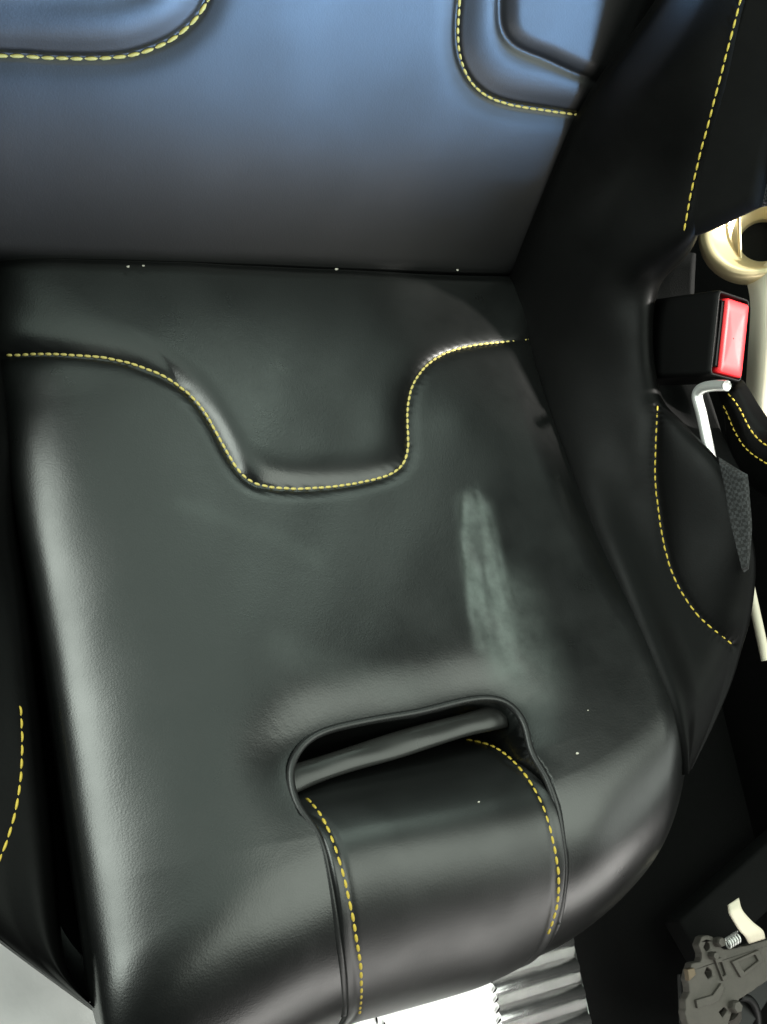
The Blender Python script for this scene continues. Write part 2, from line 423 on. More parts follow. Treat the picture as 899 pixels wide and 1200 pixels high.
k_ = np.linspace(0, 1, 24); sc_l = np.stack([np.interp(k_, np.linspace(0, 1, len(sc_l)), sc_l[:, j]) for j in (0, 1)], -1); sc_r = np.stack([np.interp(k_, np.linspace(0, 1, len(sc_r)), sc_r[:, j]) for j in (0, 1)], -1)
near = (np.abs(Xc-sc_l[12, 0]-.02) < .09) & (np.abs(Ac-sc_l[12, 1]) < .11); xs_, as_ = Xc[near], Ac[near]; acc = np.zeros_like(xs_)
acc += .50*sstep(.022, .000, dist_poly(xs_, as_, .55*sc_l[3:]+.45*sc_r[3:]))+.34*sstep(.044, .000, dist_poly(xs_, as_, (.3*sc_l+.7*sc_r)[14:]+[.004, .004]))
acc += .24*sstep(.0075, .0005, dist_poly(xs_, as_, (.93*sc_l+.07*sc_r)[1:22]))
for k in range(70):
    u_ = random.choice((random.uniform(-.04, .36), random.uniform(.5, 1.06))); a0 = int(random.uniform(0, 14)); a1 = min(24, a0+int(random.uniform(5, 12)))
    ln = (1-u_)*sc_l[a0:a1]+u_*sc_r[a0:a1]+np.array([random.uniform(-.001, .001), 0])*np.linspace(0, 1, a1-a0)[:, None]*2
    acc += random.uniform(.03, .12)*sstep(random.uniform(.0020, .0055), .0002, dist_poly(xs_, as_, ln))*(1-.4*u_)
acc *= 1-.22*sstep(.0050, .0008, dist_poly(xs_, as_, (.58*sc_l+.42*sc_r)[5:23])+.0006*wob(xs_, as_, .004, 2))
scuff[near] = np.clip(acc, 0, .95)
stroke([(215, 590), (300, 620), (370, 655)], .012, .10); stroke([(330, 760), (400, 790), (480, 800)], .02, .10)  # faint wear streak, then a wider pale band behind the slot
disp -= .0012*sstep(.2, .8, scuff)*wob(Xc, Ac, .012, 4)
Pd = Pc+disp[..., None]*Nc
Nd = grid_normals(Pd)
if (Nd[200, 200]@NC) < 0: Nd = -Nd
fl = (np.cross(Pc[201, 200]-Pc[200, 200], Pc[200, 201]-Pc[200, 200])@NC) < 0
cushion = grid('seat_cushion', Pd, M_cush, seat, flip=fl, attr={'scuff': scuff})
pk2 = Pick(Pd, Nd)
pth, nn = pk2.path(T_SEAM)
stitches('stitching', pth, nn, M_threadw, cushion, length=.0047, gap=.0006, r=.00088, lift=.0004)
# welt round the slot and down both sides of the channel
def lift_path(uvp, off):
    """path on the undisplaced cushion, off metres along its normal"""
    out = []
    for a, b in uvp:
        i = np.argmin((Xc.ravel()-a)**2+(Ac.ravel()-b)**2); out.append(Pc.reshape(-1, 3)[i]+Nc.reshape(-1, 3)[i]*off)
    return smooth(out, 6)
tube('slot_piping', lift_path(resample(np.concatenate([chl[::-1], slot[1:-1], chr_]), .004), -.0022), .0026, M_pipe, cushion)

# ---- strap roll that closes the channel and dives into the slot
vtop = .5*(slot[0, 1]+slot[-1, 1])
lx = np.concatenate([[slot[0]+[.0, -.06]], chl, [[chl[-1, 0], amax]]]); rx = np.concatenate([[slot[-1]+[0, -.06]], chr_, [[chr_[-1, 0]-.004, amax]]])
NU, NV = 150, 170
arcs = np.linspace(vtop-.062, VEND-RF+RF*math.radians(145), NV)
f = np.linspace(-1, 1, NU)
Pr = np.zeros((NV, NU, 3))
vb = VEND-RF
for i, a in enumerate(arcs):
    xl = np.interp(a, lx[:, 1], lx[:, 0])-.0012; xr = np.interp(a, rx[:, 1], rx[:, 0])+.0012
    x = xl+(xr-xl)*(f+1)/2
    bow = front_bow(x)
    v0 = vb+bow; ph = np.clip((a-v0)/RF, 0, None); v = np.minimum(a, v0)
    # back face follows a tight round down into the slot
    q = max(0., (vtop+.055)-a); off = -(q**2.5)*24.0-.0005
    off = off+.003*np.exp(-((a-vb-.03)/.05)**2)
    e = np.minimum(f+1, 1-f)*(xr-xl)/2
    edge = -.008*(1-sstep(0, .0045, e))**2-.0008*np.exp(-((e-.0105)/.0026)**2)+.0018*sstep(.010, .05, e)
    n = np.cos(ph)[:, None]*NC+np.sin(ph)[:, None]*FW
    cr_ = .008*np.sin(np.clip(v/.42, 0, 1)*math.pi)*(1-(x/.21)**2)
    Pr[i] = x[:, None]*XA+(v+RF*np.sin(ph))[:, None]*FW+(RF*(np.cos(ph)-1))[:, None]*NC+(off+edge-cr_+.0008*wob(x, a+0*x, .03, 5))[:, None]*n
Nr = grid_normals(Pr)
fl = (Nr[90, 75]@(CAM-Pr[90, 75])) < 0
if fl: Nr = -Nr
roll = grid('strap_roll', Pr, M_roll, seat, flip=fl)
pr = Pick(Pr, Nr)
for sl in ([(357, 933), (372, 947), (390, 985), (405, 1035), (417, 1095), (424, 1150), (421, 1192)], [(545, 866), (575, 872), (605, 893), (630, 930), (646, 975), (655, 1030), (652, 1070), (640, 1098)]):
    pth, nn = pr.path(sl); stitches('stitching', pth, nn, M_thread, roll, length=.0062, gap=.0007, r=.00092, lift=.0003)
# rounded sleeve lying inside the slot
sw = cr([on_plane(a, b, NC, -.024) for a, b in [(332, 918), (370, 903), (455, 876), (540, 851), (590, 838)]], 40)
Ps = np.array([[p+FW*(.0085+.0005*math.sin(i*.37))*math.cos(a)+NC*((.0035+.0002*math.sin(i*.8+a))*math.sin(a)+.0004*math.sin(i*.55)) for a in np.linspace(0, 2*math.pi, 24, endpoint=False)] for i, p in enumerate(sw)])
grid('slot_sleeve', Ps, M_sleeve, cushion, close_v=True)

# ---- backrest
xb = np.linspace(-.258, .258, 360); hb = np.r_[np.linspace(-.045, .30, 300), np.linspace(.303, .52, 60)]
Hb, Xb = np.meshgrid(hb, xb, indexing='ij')
def back_base():
    off = np.where(Xb > 0, .42, .06)*Xb**2*sstep(-.01, .30, Hb)-.13*np.clip(Hb, 0, .3)-.15*np.clip(Hb, 0, .3)**2
    off = off-.016*(1-sstep(-.02, .020, Hb))**2-.004*(1-sstep(0, .12, Hb))
    off = off-.05*sstep(.40, .52, Hb)
    return Xb[..., None]*XA+Hb[..., None]*UB+off[..., None]*NB
Pb = back_base(); Nb_ = grid_normals(Pb)
if (Nb_[150, 150]@NB) < 0: Nb_ = -Nb_
pb = Pick(Pb, Nb_)
def uvb(pix):
    ids = [pb.idx(*q) for q in resample(cr(pix, len(pix)*8), 9)]
    return smooth(np.stack([Xb.ravel()[ids], Hb.ravel()[ids]], -1), 3)
B_L = [(-8, 64), (40, 67), (90, 69), (140, 67), (180, 57), (212, 40), (234, 18), (245, -2), (252, -25)]
B_R = [(541, -25), (539, 0), (536, 40), (541, 75), (556, 102), (580, 118), (620, 127), (660, 133), (692, 138)]
B_P = [(588, -25), (585, 5), (588, 38), (602, 56), (640, 71), (675, 87), (700, 96)]
sL, sR, sP = uvb(B_L), uvb(B_R), uvb(B_P)
sL = np.concatenate([[[-.24, sL[0, 1]]], sL, [[sL[-1, 0]+.004, .34], [sL[-1, 0]-.01, .40]]])
sR = np.concatenate([[[sR[0, 0]+.01, .40], [sR[0, 0]-.004, .34]], sR, [[.24, sR[-1, 1]]]])
sP = np.concatenate([[[sP[0, 0]-.002, .34]], sP, [[.24, sP[-1, 1]]]])
sPL = sP*[-1, 1]+[.0, .0]
dL, dR, dP, dPL = [dist_poly(Xb, Hb, s) for s in (sL, sR, sP, sPL)]
dsp = -.002*np.exp(-(np.minimum(dL, dR)/.0022)**2)-.0018*np.exp(-(np.minimum(dL, dR)/.010)**2)
dsp += -.0016*np.exp(-(dP/.0028)**2)-.0013*np.exp(-(dP/.008)**2)-.0018*np.exp(-(dPL/.014)**2)
def pad(s, sg):
    pl = np.concatenate([s, [[sg*.30, s[-1 if sg > 0 else 0, 1]], [sg*.30, .42], [s[0 if sg > 0 else -1, 0], .42]]]) if sg > 0 else np.concatenate([[[-.30, s[0, 1]]], s, [[-.30, .42]]])
    return np.maximum(-signed(Xb, Hb, pl), 0)
dsp += .002*sstep(.0, .03, pad(sR, 1))+.003*sstep(.0, .03, pad(sL, -1))+.0022*sstep(0, .014, pad(sP, 1))+.003*sstep(0, .03, pad(sPL[::-1], -1))
dsp *= sstep(.245, .225, np.abs(Xb))
dsp += .0008*wob(Xb, Hb, .08, 2)+.0002*wob(Xb, Hb, .03, 3)
Pb2 = Pb+dsp[..., None]*Nb_; Nb2 = grid_normals(Pb2)
if (Nb2[150, 150]@NB) < 0: Nb2 = -Nb2
fl = (np.cross(Pb[151, 150]-Pb[150, 150], Pb[150, 151]-Pb[150, 150])@NB) < 0
back = grid('backrest', Pb2, M_back, seat, flip=fl)
pb2 = Pick(Pb2, Nb2)
pth, nn = pb2.path(B_L); stitches('stitching', pth, nn, M_threadw, back, length=.0084, gap=.0009, r=.0011, lift=.0003)
pth, nn = pb2.path(B_R); stitches('stitching', pth, nn, M_threadw, back, length=.0056, gap=.0007, r=.0009, lift=.0003)

# ---- side bolsters (loft), mirrored left and right
ST = [ # inner crease, mid, crest; each (px, py, X)
 ((830, -110, .215), (872, -110, .242), (905, -110, .262)),
 ((772, 0, .212), (826, 0, .240), (868, 0, .260)),
 ((690, 115, .207), (768, 104, .238), (843, 95, .260)),
 ((645, 215, .206), (736, 200, .240), (818, 190, .262)),
 ((606, 308, .206), (705, 285, .232), (800, 275, .262)),
 ((611, 360, .206), (695, 345, .230), (757, 330, .256)),
 ((622, 420, .206), (692, 405, .230), (749, 395, .252)),
 ((642, 482, .206), (708, 465, .232), (760, 462, .254)),
 ((666, 545, .207), (728, 525, .234), (790, 500, .260)),
 ((700, 620, .209), (752, 600, .238), (840, 560, .272)),
 ((733, 695, .211), (782, 680, .240), (868, 640, .278)),
 ((764, 768, .213), (808, 755, .242), (866, 715, .276)),
 ((786, 822, .215), (818, 814, .238), (850, 792, .266)),
 ((798, 868, .217), (814, 862, .232), (832, 848, .250)),
 ((802, 908, .219), (806, 906, .224), (810, 902, .230)),
]
rows = []
for I, Mi, Cc in ST:
    i3, m3, c3 = [at(q[0], q[1], 0, q[2]) for q in (I, Mi, Cc)]
    nrm = np.cross(c3-i3, [0, 1, 0]); 
    tuck = i3+np.array([-.012, 0, -.05]) if i3[1] < -.005 else i3+ray(I[0], I[1])*.06
    m3 = m3
    e1 = c3+np.array([.016, 0., -.004]) ; e2 = c3+np.array([.026, .004, -.030]); e3 = c3+np.array([.020, .006, -.10])
    if c3[1] > -.03: e1 = c3+np.array([.016, .003, -.002]); e2 = c3+np.array([.026, .030, -.006]); e3 = c3+np.array([.020, .12, -.0])
    rows.append([tuck, i3, m3, c3, e1, e2, e3])
rows = np.array(rows)
for k, f_ in ((-1, .12), (-2, .45), (-3, .75)): rows[k, 4:] = rows[k, 3]+(rows[k, 4:]-rows[k, 3])*np.array([f_, f_, 1.])
Wg = cr(rows, 420)                       # along
Wg = np.transpose(cr(np.transpose(Wg, (1, 0, 2)), 150), (1, 0, 2))
Nw = grid_normals(Wg)
if Nw[210, 60]@np.array([-1, 0, .6]) < 0: Nw = -Nw
pw = Pick(Wg, Nw)
LOW = [(771, 474), (767, 540), (773, 610), (783, 658), (800, 697), (825, 729), (862, 758)]
low3, _ = pw.path(LOW)
dw = np.full(Wg.shape[:2], 1e9)
for q in low3: dw = np.minimum(dw, ((Wg-q)**2).sum(-1))
dw = np.sqrt(dw)
Wg = Wg-Nw*(.0016*np.exp(-(dw/.003)**2)+.002*np.exp(-(dw/.010)**2)+.0006*wob(Wg[..., 1], Wg[..., 2], .03, 2))[..., None]
def make_bolster(sg):
    P = Wg*np.array([sg, 1, 1])+np.array([-.010 if sg < 0 else 0, 0, 0])
    if sg < 0:
        P[..., 1] = np.where(P[..., 1] < -.25, -.25+(P[..., 1]+.25)*1.5, P[..., 1]); P[..., 2] -= .028*sstep(-.08, -.22, P[..., 1])
        lim = -.25+(-.44-P[..., 1]); k_ = .012; P[..., 0] = np.where(P[..., 1] < -.36, lim+k_*np.logaddexp(0, (P[..., 0]-lim)/k_), P[..., 0])
    N = grid_normals(P)
    fl = (N[210, 60]@np.array([-sg, 0, .6])) < 0
    if fl: N = -N
    o = grid('side_bolster', P, M_bol, seat, flip=fl); return o, Pick(P, N), P, N
bolR, pR, PR, NR = make_bolster(1); bolL, pL, PL, NL = make_bolster(-1)
pth, nn = pR.path(LOW); stitches('stitching', pth, nn, M_thread, bolR, length=.0050, gap=.0012, r=.0006, lift=.0010)
# outer panels: upper one beside the torso stitch line, lower one beside the thigh stitch line
def patch(name, cols, mat, parent, thick=.012, n=50, m_=24):
    """cols: list of polylines of (px,py,X) from the stitch outward"""
    g = np.array([[at(*q[:2], 0, q[2]) for q in c] for c in cols])
    g = cr(g, m_); g = np.transpose(cr(np.transpose(g, (1, 0, 2)), n), (1, 0, 2))
    N = grid_normals(g)
    if (N[m_//2, n//2]@(CAM-g[m_//2, n//2])) < 0: N = -N
    # closed shell with rounded border
    u = np.linspace(0, 1, m_)[:, None]; v = np.linspace(0, 1, n)[None]
    b = np.minimum(np.minimum(u, 1-u)*m_, np.minimum(v, 1-v)*n)
    top = g-N*(.004*(1-sstep(0, 2.5, b))**2)[..., None]; bot = g-N*thick
    V = np.concatenate([top.reshape(-1, 3), bot.reshape(-1, 3)]); F1 = quads(m_, n); F2 = F1[:, ::-1]+m_*n
    ring = [i*n for i in range(m_)]+[(m_-1)*n+j for j in range(1, n)]+[i*n+n-1 for i in range(m_-2, -1, -1)]+[j for j in range(n-2, 0, -1)]
    F3 = np.array([[ring[k], ring[(k+1) % len(ring)], ring[(k+1) % len(ring)]+m_*n, ring[k]+m_*n] for k in range(len(ring))])
    flp = (np.cross(g[m_//2+1, n//2]-g[m_//2, n//2], g[m_//2, n//2+1]-g[m_//2, n//2])@N[m_//2, n//2]) < 0
    F = np.concatenate([F1, F2, F3[:, ::-1]]); F = F[:, ::-1] if flp else F
    return mesh_np(name, V, np.ascontiguousarray(F), mat, parent), V, np.ascontiguousarray(F)
up, upV, upF = patch('upper_side_panel', [
    [(900, -110, .2625), (868, 0, .262), (843, 95, .262), (818, 190, .263), (800, 280, .264)],
    [(950, -110, .272), (905, 0, .272), (880, 90, .272), (856, 175, .272), (836, 266, .272)],
    [(1010, -110, .285), (955, 0, .285), (926, 85, .285), (903, 160, .284), (885, 243, .284)]], M_panel, bolR)
def bvh_path(V, F, pix, step=7):
    from mathutils.bvhtree import BVHTree
    t = BVHTree.FromPolygons([Vector(v) for v in V], [tuple(int(i) for i in q) for q in F])
    P = []; N = []
    for a, b in resample(cr(pix, len(pix)*10), step):
        h = t.ray_cast(Vector(CAM), Vector(ray(a, b)))
        if h[0] is not None:
            n = np.array(h[1]); n = n if n@(CAM-np.array(h[0])) > 0 else -n; P.append(np.array(h[0])); N.append(n)
    return smooth(P, 4), smooth(N, 6)
pth = []
for a, b in resample(cr([(890, -75), (868, 0), (855, 50), (843, 95), (830, 145), (818, 190), (808, 235), (801, 274)], 80), 7):
    c1, _ = bvh_path(upV, upF, [(a+2, b), (a+2, b+.5)], .4); c2 = pR.P[pR.idx(a, b)]
    best = c2 if not len(c1) or (c2-CAM)@CF < (c1[0]-CAM)@CF else c1[0]
    d_ = ray(a, b); pth.append(CAM+d_*(((best-CAM)@CF)/(d_@CF)))
pth = smooth(pth, 6); nn = CAM-pth; nn /= np.linalg.norm(nn, axis=1, keepdims=True); pth = pth+nn*.0016
stitches('stitching', pth, nn, M_thread, bolR, length=.0060, gap=.0014, r=.00065, lift=.001)
trim, _, _ = patch('woven_trim', [
    [(838, 535, .268), (846, 570, .267), (852, 605, .267), (861, 640, .269), (870, 672, .272)],
    [(858, 548, .270), (864, 580, .270), (867, 610, .271), (870, 640, .272), (873, 670, .273)],
    [(872, 557, .272), (877, 585, .274), (879, 615, .2745), (878, 642, .2745), (876, 668, .274)]], M_carbon, bolR, thick=.004)
# left bolster has the same thigh panel stitch, seen from above
pth, nn = pL.path([(24, 822), (26, 850), (26, 885), (23, 925), (15, 965), (2, 1002), (-14, 1030)])
stitches('stitching', pth, nn, M_thread, bolL, length=.0068, gap=.0014, r=.0007)

# ---- shell under the cushion
ang = np.linspace(0, 2*math.pi, 120, endpoint=False)
def shell_ring(sx, z, y0, y1, e=5.5):
    c, s_ = np.cos(ang), np.sin(ang)
    x = sx*np.sign(c)*np.abs(c)**(2/e); yy = np.sign(s_)*np.abs(s_)**(2/e)
    return np.stack([x, (y0+y1)/2+(y1-y0)/2*yy, np.full_like(x, z)+.045*np.clip(-yy, 0, 1)], -1)
def shell_ring2(*a):
    r = shell_ring(*a); r[:, 1] += np.where(r[:, 1] < -.3, -.015*np.clip(-r[:, 0]/.22, 0, 1), 0); return r
rings = [shell_ring2(.225, -.045, -.480, .03), shell_ring2(.238, -.045, -.492, .04), shell_ring2(.240, -.055, -.494, .045), shell_ring2(.222, -.07, -.47, .04), shell_ring2(.20, -.11, -.43, .02), shell_ring2(.16, -.12, -.36, -.02), shell_ring2(.02, -.12, -.2, -.15)]
shell = grid('seat_shell', np.array(rings), M_shell, seat, close_v=True, flip=True)

# ------------------------------------------------------------------ setting: floor
Z0 = -.24
fl_ = mesh_np('floor', np.array([(-2, -2.5, Z0), (2, -2.5, Z0), (2, 1.5, Z0), (-2, 1.5, Z0)]), [(0, 1, 2, 3)], M_floor, None, False); fl_['kind'] = 'structure'
# transmission tunnel at the right
ty = np.linspace(-1.6, 1.0, 30); prof = [(.515, Z0-.01), (.52, -.12), (.54, -.05), (.58, -.012), (.64, 0.), (.74, 0.), (.80, -.05), (.82, Z0-.01)]
tp = cr(prof, 40); tn = grid('tunnel', np.array([[(x, yv, z) for x, z in tp] for yv in ty]), M_floor, None, flip=True); tn['kind'] = 'structure'
# pale door sill at the lower left
sp = cr([(-.60, -.17), (-.42, -.165), (-.33, -.17), (-.275, -.185), (-.235, -.20), (-.20, -.215), (-.165, -.236)], 40)
P = np.array([[(x+.004*math.sin(yv*31), yv, z+.004*math.sin(yv*43+x*60)) for x, z in sp] for yv in np.linspace(-1.3, .4, 60)])
sill = grid('door_sill', P, M_sill, None, flip=True); sill['kind'] = 'structure'

# ------------------------------------------------------------------ ribbed floor plate
ca = at(640, 1075, 2, Z0+.012); cb = at(560, 1165, 2, Z0+.012)
g0 = at(560, 1152, 2, Z0+.01); g1 = at(678, 1118, 2, Z0+.01)
rd = g1-g0; rd[2] = 0; rl = np.linalg.norm(rd); rd /= rl; rp = np.array([rd[1], -rd[0], 0])
plate = empty('ribbed_floor_plate', tuple(g0*.5+g1*.5-[0, 0, .01]), 'ribbed aluminium plate on the floor below the seat front', 'floor plate')
def pl(a, b, z): return g0+rd*a+rp*b+np.array([0, 0, z-.01-(g0[2]-Z0-.01)])
bpl = np.array([[pl(a, b, .003) for b in (-.10, .30)] for a in (-.16, rl)])
o = rbox('base_plate', pl((-.16+rl)/2, .10, .0035), rd, rp, (0, 0, 1), (rl+.16, .40, .003), .001, M_alu, plate)
rib0 = None
for k in range(14):
    c = pl((-.16+rl)/2, -.085+k*.0235, .008)
    if rib0 is None:
        import bmesh
        pr_ = cr([(-.0082, 0), (-.0070, .0060), (-.004, .0100), (0, .0110), (.004, .0100), (.0070, .0060), (.0082, 0)], 13)
        V = np.array([[np.array([a, 0, 0])[0]*rd+u*rp+np.array([0, 0, 1])*z for u, z in pr_] for a in (-(rl+.155)/2, -(rl+.15)/2, (rl+.15)/2, (rl+.155)/2)])
        V[0, :, 2] *= .2; V[-1, :, 2] *= .2
        rib0 = grid('rib', V, M_alu, plate, flip=True); r_ = rib0
    else:
        r_ = rib0.copy(); S.collection.objects.link(r_)
    r_.location = Vector(c-np.array([0, 0, .003]))

# white sunlit cloth lying on the plate
wp = [(300, 1215), (360, 1195), (425, 1150), (500, 1125), (560, 1110), (574, 1130), (582, 1160), (590, 1200), (596, 1260), (300, 1300)]
zc = Z0+.030
pts = np.array([at(a, b, 2, zc) for a, b in wp]); q = resample(np.concatenate([pts, pts[:1]]), .004)[:-1]
zig = np.where(np.arange(len(q)) % 2 == 0, .0010, -.0010); cen_ = q.mean(0); dr = q-cen_; dr /= np.linalg.norm(dr, axis=1, keepdims=True)
q = q+dr*zig[:, None]
V = []; 
fr_ = [1, .985, .9, .75, .5, .25, .05]
for f_ in fr_:
    r = cen_+(q-cen_)*f_; r[:, 2] = zc-.006*(f_ == 1)+.003*np.sin(r[:, 0]*60)*np.cos(r[:, 1]*45)*(1-f_**6); V.append(r)
cl = grid('white_cloth', np.array(V), M_white, None, close_v=True)
tag(cl, 'white sunlit cloth on the floor under the seat front', 'cloth')
for line in ([(571, 1118), (578, 1140), (583, 1160), (587, 1190), (592, 1230)], [(418, 1180), (430, 1187), (445, 1196), (465, 1210)]):
    pth = smooth([at(a-3, b, 2, zc+.0022) for a, b in resample(cr(line, 40), 4)], 2)
    stitches('edge_stitching', pth, np.tile([0, 0, 1.], (len(pth), 1)), M_dark, cl, length=.0040, gap=.0045, r=.0011, slant=.002)
sol = cl.modifiers.new('thickness', 'SOLIDIFY'); sol.thickness = .004; sol.offset = -1

# ------------------------------------------------------------------ belt buckle through the bolster opening
Lx = .58*(CR-.09*CU)-.81*CF; Tx = .81*CR+.58*CF; Wx = -CU-.12*CR
Lx = Lx/np.linalg.norm(Lx); Wx = Wx-Lx*(Wx@Lx); Wx /= np.linalg.norm(Wx); Tx = np.cross(Lx, Wx); Tx = Tx if Tx@CR > 0 else -Tx
e0 = at(837, 389, 0, .288)                # middle of the near edge of the button end
BL, BW, BT = .092, .066, .039
cen_b = e0-Lx*BL/2+Tx*BT/2
buckle = empty('belt_buckle', tuple(e0-Lx*.14), 'black seat belt buckle with a bright red release button', 'belt buckle')
# tapered housing with a recessed end: tube of rectangular rings
def rrect(c, w_, t_, r, n=6):
    out = []
    for sx, sy, a0 in ((1, 1, 0), (-1, 1, 90), (-1, -1, 180), (1, -1, 270)):
        for k in range(n):
            a = math.radians(a0+90*k/(n-1)); out.append(c+Wx*(sx*(w_/2-r)+r*math.cos(a))+Tx*(sy*(t_/2-r)+r*math.sin(a)))
    return out
ax = [(-.080, .034, .018, .004), (-.077, .038, .022, .005), (-.064, .052, .031, .005), (-.049, .064, .038, .005), (.0, .0655, .039, .0045), (.041, .066, .039, .004), (.0445, .0655, .0385, .004), (.046, .064, .037, .0035), (.046, .0615, .0345, .002), (.0425, .0610, .0340, .002), (.038, .0605, .0335, .002), (.0379, .002, .001, .0004)]
hs = grid('housing', np.array([rrect(cen_b+Lx*a, w_, t_, r) for a, w_, t_, r in ax]), M_plastic, buckle, close_v=True)
bt = grid('release_button', np.array([rrect(cen_b+Lx*a+Tx*.0022+Wx*.001, w_, t_, r) for a, w_, t_, r in
     [(.035, .0575, .0272, .002), (.0455, .0575, .0272, .002), (.0478, .0570, .0266, .002), (.0488, .0550, .0250, .002), (.0482, .039, .017, .002), (.0474, .018, .008, .002), (.0474, .001, .001, .0003)]]), M_red, buckle, close_v=True)
sl_ = rbox('tongue_slot', cen_b+Lx*.0450-Tx*.0134, Lx, Wx, Tx, (.002, .050, .0030), .0006, M_dark, buckle)
for k in range(5):   # small ribs on the back end of the housing
    rbox('grip_rib', cen_b-Lx*(.026)+Wx*(-.018+.009*k)-Tx*.0191, Lx, Wx, Tx, (.010, .003, .0012), .0004, M_plastic, buckle)
# sleeve below the housing going down beside the seat
b0 = cen_b-Lx*.066
sp_ = cr([b0+Lx*.02, b0, b0-Lx*.04+np.array([.004, 0, -.01]), b0-Lx*.08+np.array([.012, 0, -.03]), np.array([.325, b0[1]+.01, -.08]), np.array([.325, b0[1]+.02, -.22])], 40)
Ps = np.array([[p+Wx*.021*math.cos(a)*abs(math.cos(a))**-.3*(1 if 1 else 0)+Tx*.007*math.sin(a) for a in np.linspace(0, 2*math.pi, 24, endpoint=False)+.01] for p in sp_])
grid('stalk', Ps, M_plastic, buckle, close_v=True)

# dark padded trim under the buckle, filling the lower part of the opening
g = [[(752, 330, .318), (768, 308, .33), (788, 292, .34), (812, 296, .35)],
     [(748, 400, .315), (770, 400, .325), (790, 400, .335), (815, 400, .35)],
     [(756, 455, .305), (785, 470, .315), (812, 480, .32), (835, 470, .335)],
     [(775, 485, .285), (805, 510, .29), (835, 530, .30), (850, 510, .32)],
     [(800, 520, .292), (830, 550, .298), (860, 575, .305), (880, 560, .32)]]
pad_, _, _ = patch('side_pad', g, M_dark, None, thick=.01); pad_.parent = seat; pad_.matrix_parent_inverse = Matrix.Translation(-seat.location)

# ------------------------------------------------------------------ bent bright bar below the buckle
bar = tube('bent_metal_bar', cr([at(a, b, 0, .283) for a, b in [(838, 560), (829, 518), (822, 485), (817, 464), (823, 455), (838, 452), (852, 452)]], 40), .0042, M_steel, None, 14)
tag(bar, 'bent bright metal bar below the red buckle button', 'metal bar')
# console edge with two rows of yellow thread
cx = [[(830, 445, .315), (842, 480, .315), (850, 530, .315), (880, 575, .315), (930, 600, .315)],
      [(846, 452, .312), (866, 490, .310), (878, 520, .310), (902, 540, .310), (945, 560, .31)],
      [(862, 448, .318), (885, 490, .318), (900, 510, .318), (925, 525, .318), (965, 535, .318)],
      [(872, 440, .335), (898, 480, .335), (915, 500, .335), (940, 510, .335), (975, 515, .335)]]
con, cV, cF = patch('console_gaiter', cx, M_bol, None, thick=.015)
tag(con, 'black leather console edge with two rows of yellow stitching', 'console trim')
for line in ([(838, 462), (850, 478), (861, 505), (872, 524), (886, 536), (905, 546)], [(852, 460), (865, 474), (877, 500), (888, 516), (905, 526)]):
    pth, nn = bvh_path(cV, cF, line); stitches('stitching', pth, nn, M_thread, con, length=.0042, gap=.0012, r=.00055)

# ------------------------------------------------------------------ champagne ring handle on the far side
rc = at(880, 274, 0, .40); nx = -CF*.90-CR*.25+CU*.22; nx /= np.linalg.norm(nx); ru = np.cross(nx, CU); ru /= np.linalg.norm(ru); rv = np.cross(nx, ru)
hdl = empty('ring_handle', tuple(rc-np.array([0, 0, .12])), 'champagne gold ring on a cream arm beside the red buckle', 'handle')
th = np.linspace(0, 2*math.pi, 72, endpoint=False)
pf = [(.020, -.012), (.024, -.006), (.030, .001), (.0345, .006), (.038, .0075), (.0415, .006), (.0435, 0), (.042, -.012), (.036, -.020), (.026, -.022), (.020, -.018), (.020, -.012)]
def rsh(r): return CR*(.011*(1-(r-.020)/.0235))
grid('ring', np.array([[rc+nx*h+rsh(r)+(ru*math.cos(a)+rv*math.sin(a)*1.0)*r for a in th] for r, h in cr(pf, 48)]), M_gold, hdl, close_v=True, flip=True)
grid('recess', np.array([[rc+nx*h+rsh(.02)+(ru*math.cos(a)+rv*math.sin(a))*r for a in th] for r, h in [(.0205, -.013), (.020, -.020), (.012, -.022), (.0005, -.022)]]), M_dark, hdl, close_v=True, flip=True)
tube('spoke', cr([at(866, 250, 0, .395), at(867, 285, 0, .395), at(869, 318, 0, .395)], 12), .0016, M_gold, hdl)
arm = [[(872, 322, .395), (885, 316, .395), (905, 295, .40)], [(878, 360, .395), (893, 358, .392), (915, 350, .40)], [(874, 430, .392), (890, 430, .390), (912, 430, .40)], [(872, 480, .392), (888, 480, .39), (908, 480, .40)], [(874, 540, .392), (892, 545, .39), (912, 550, .40)]]
patch('arm', arm, M_cream, hdl, thick=.02)

# grey seat belt webbing beyond the upper side panel
wb, _, _ = patch('belt_webbing', [[(915, 60, .30), (898, 140, .30), (884, 200, .30), (876, 246, .30)], [(950, 60, .305), (935, 140, .305), (920, 200, .305), (905, 240, .305)], [(985, 60, .30), (970, 140, .30), (955, 195, .30), (940, 235, .30)]], M_web, None, thick=.0015)
tag(wb, 'grey woven belt webbing beside the upper side panel', 'seat belt')

# pale rod at the right edge
rod = tube('slim_metal_rod', cr([at(a, b, 0, .33) for a, b in [(868, 650), (877, 680), (886, 720), (893, 752), (898, 774)]], 24), .0038, M_cream, None, 14)
tag(rod, 'slim pale metal rod right of the thigh bolster', 'rod')

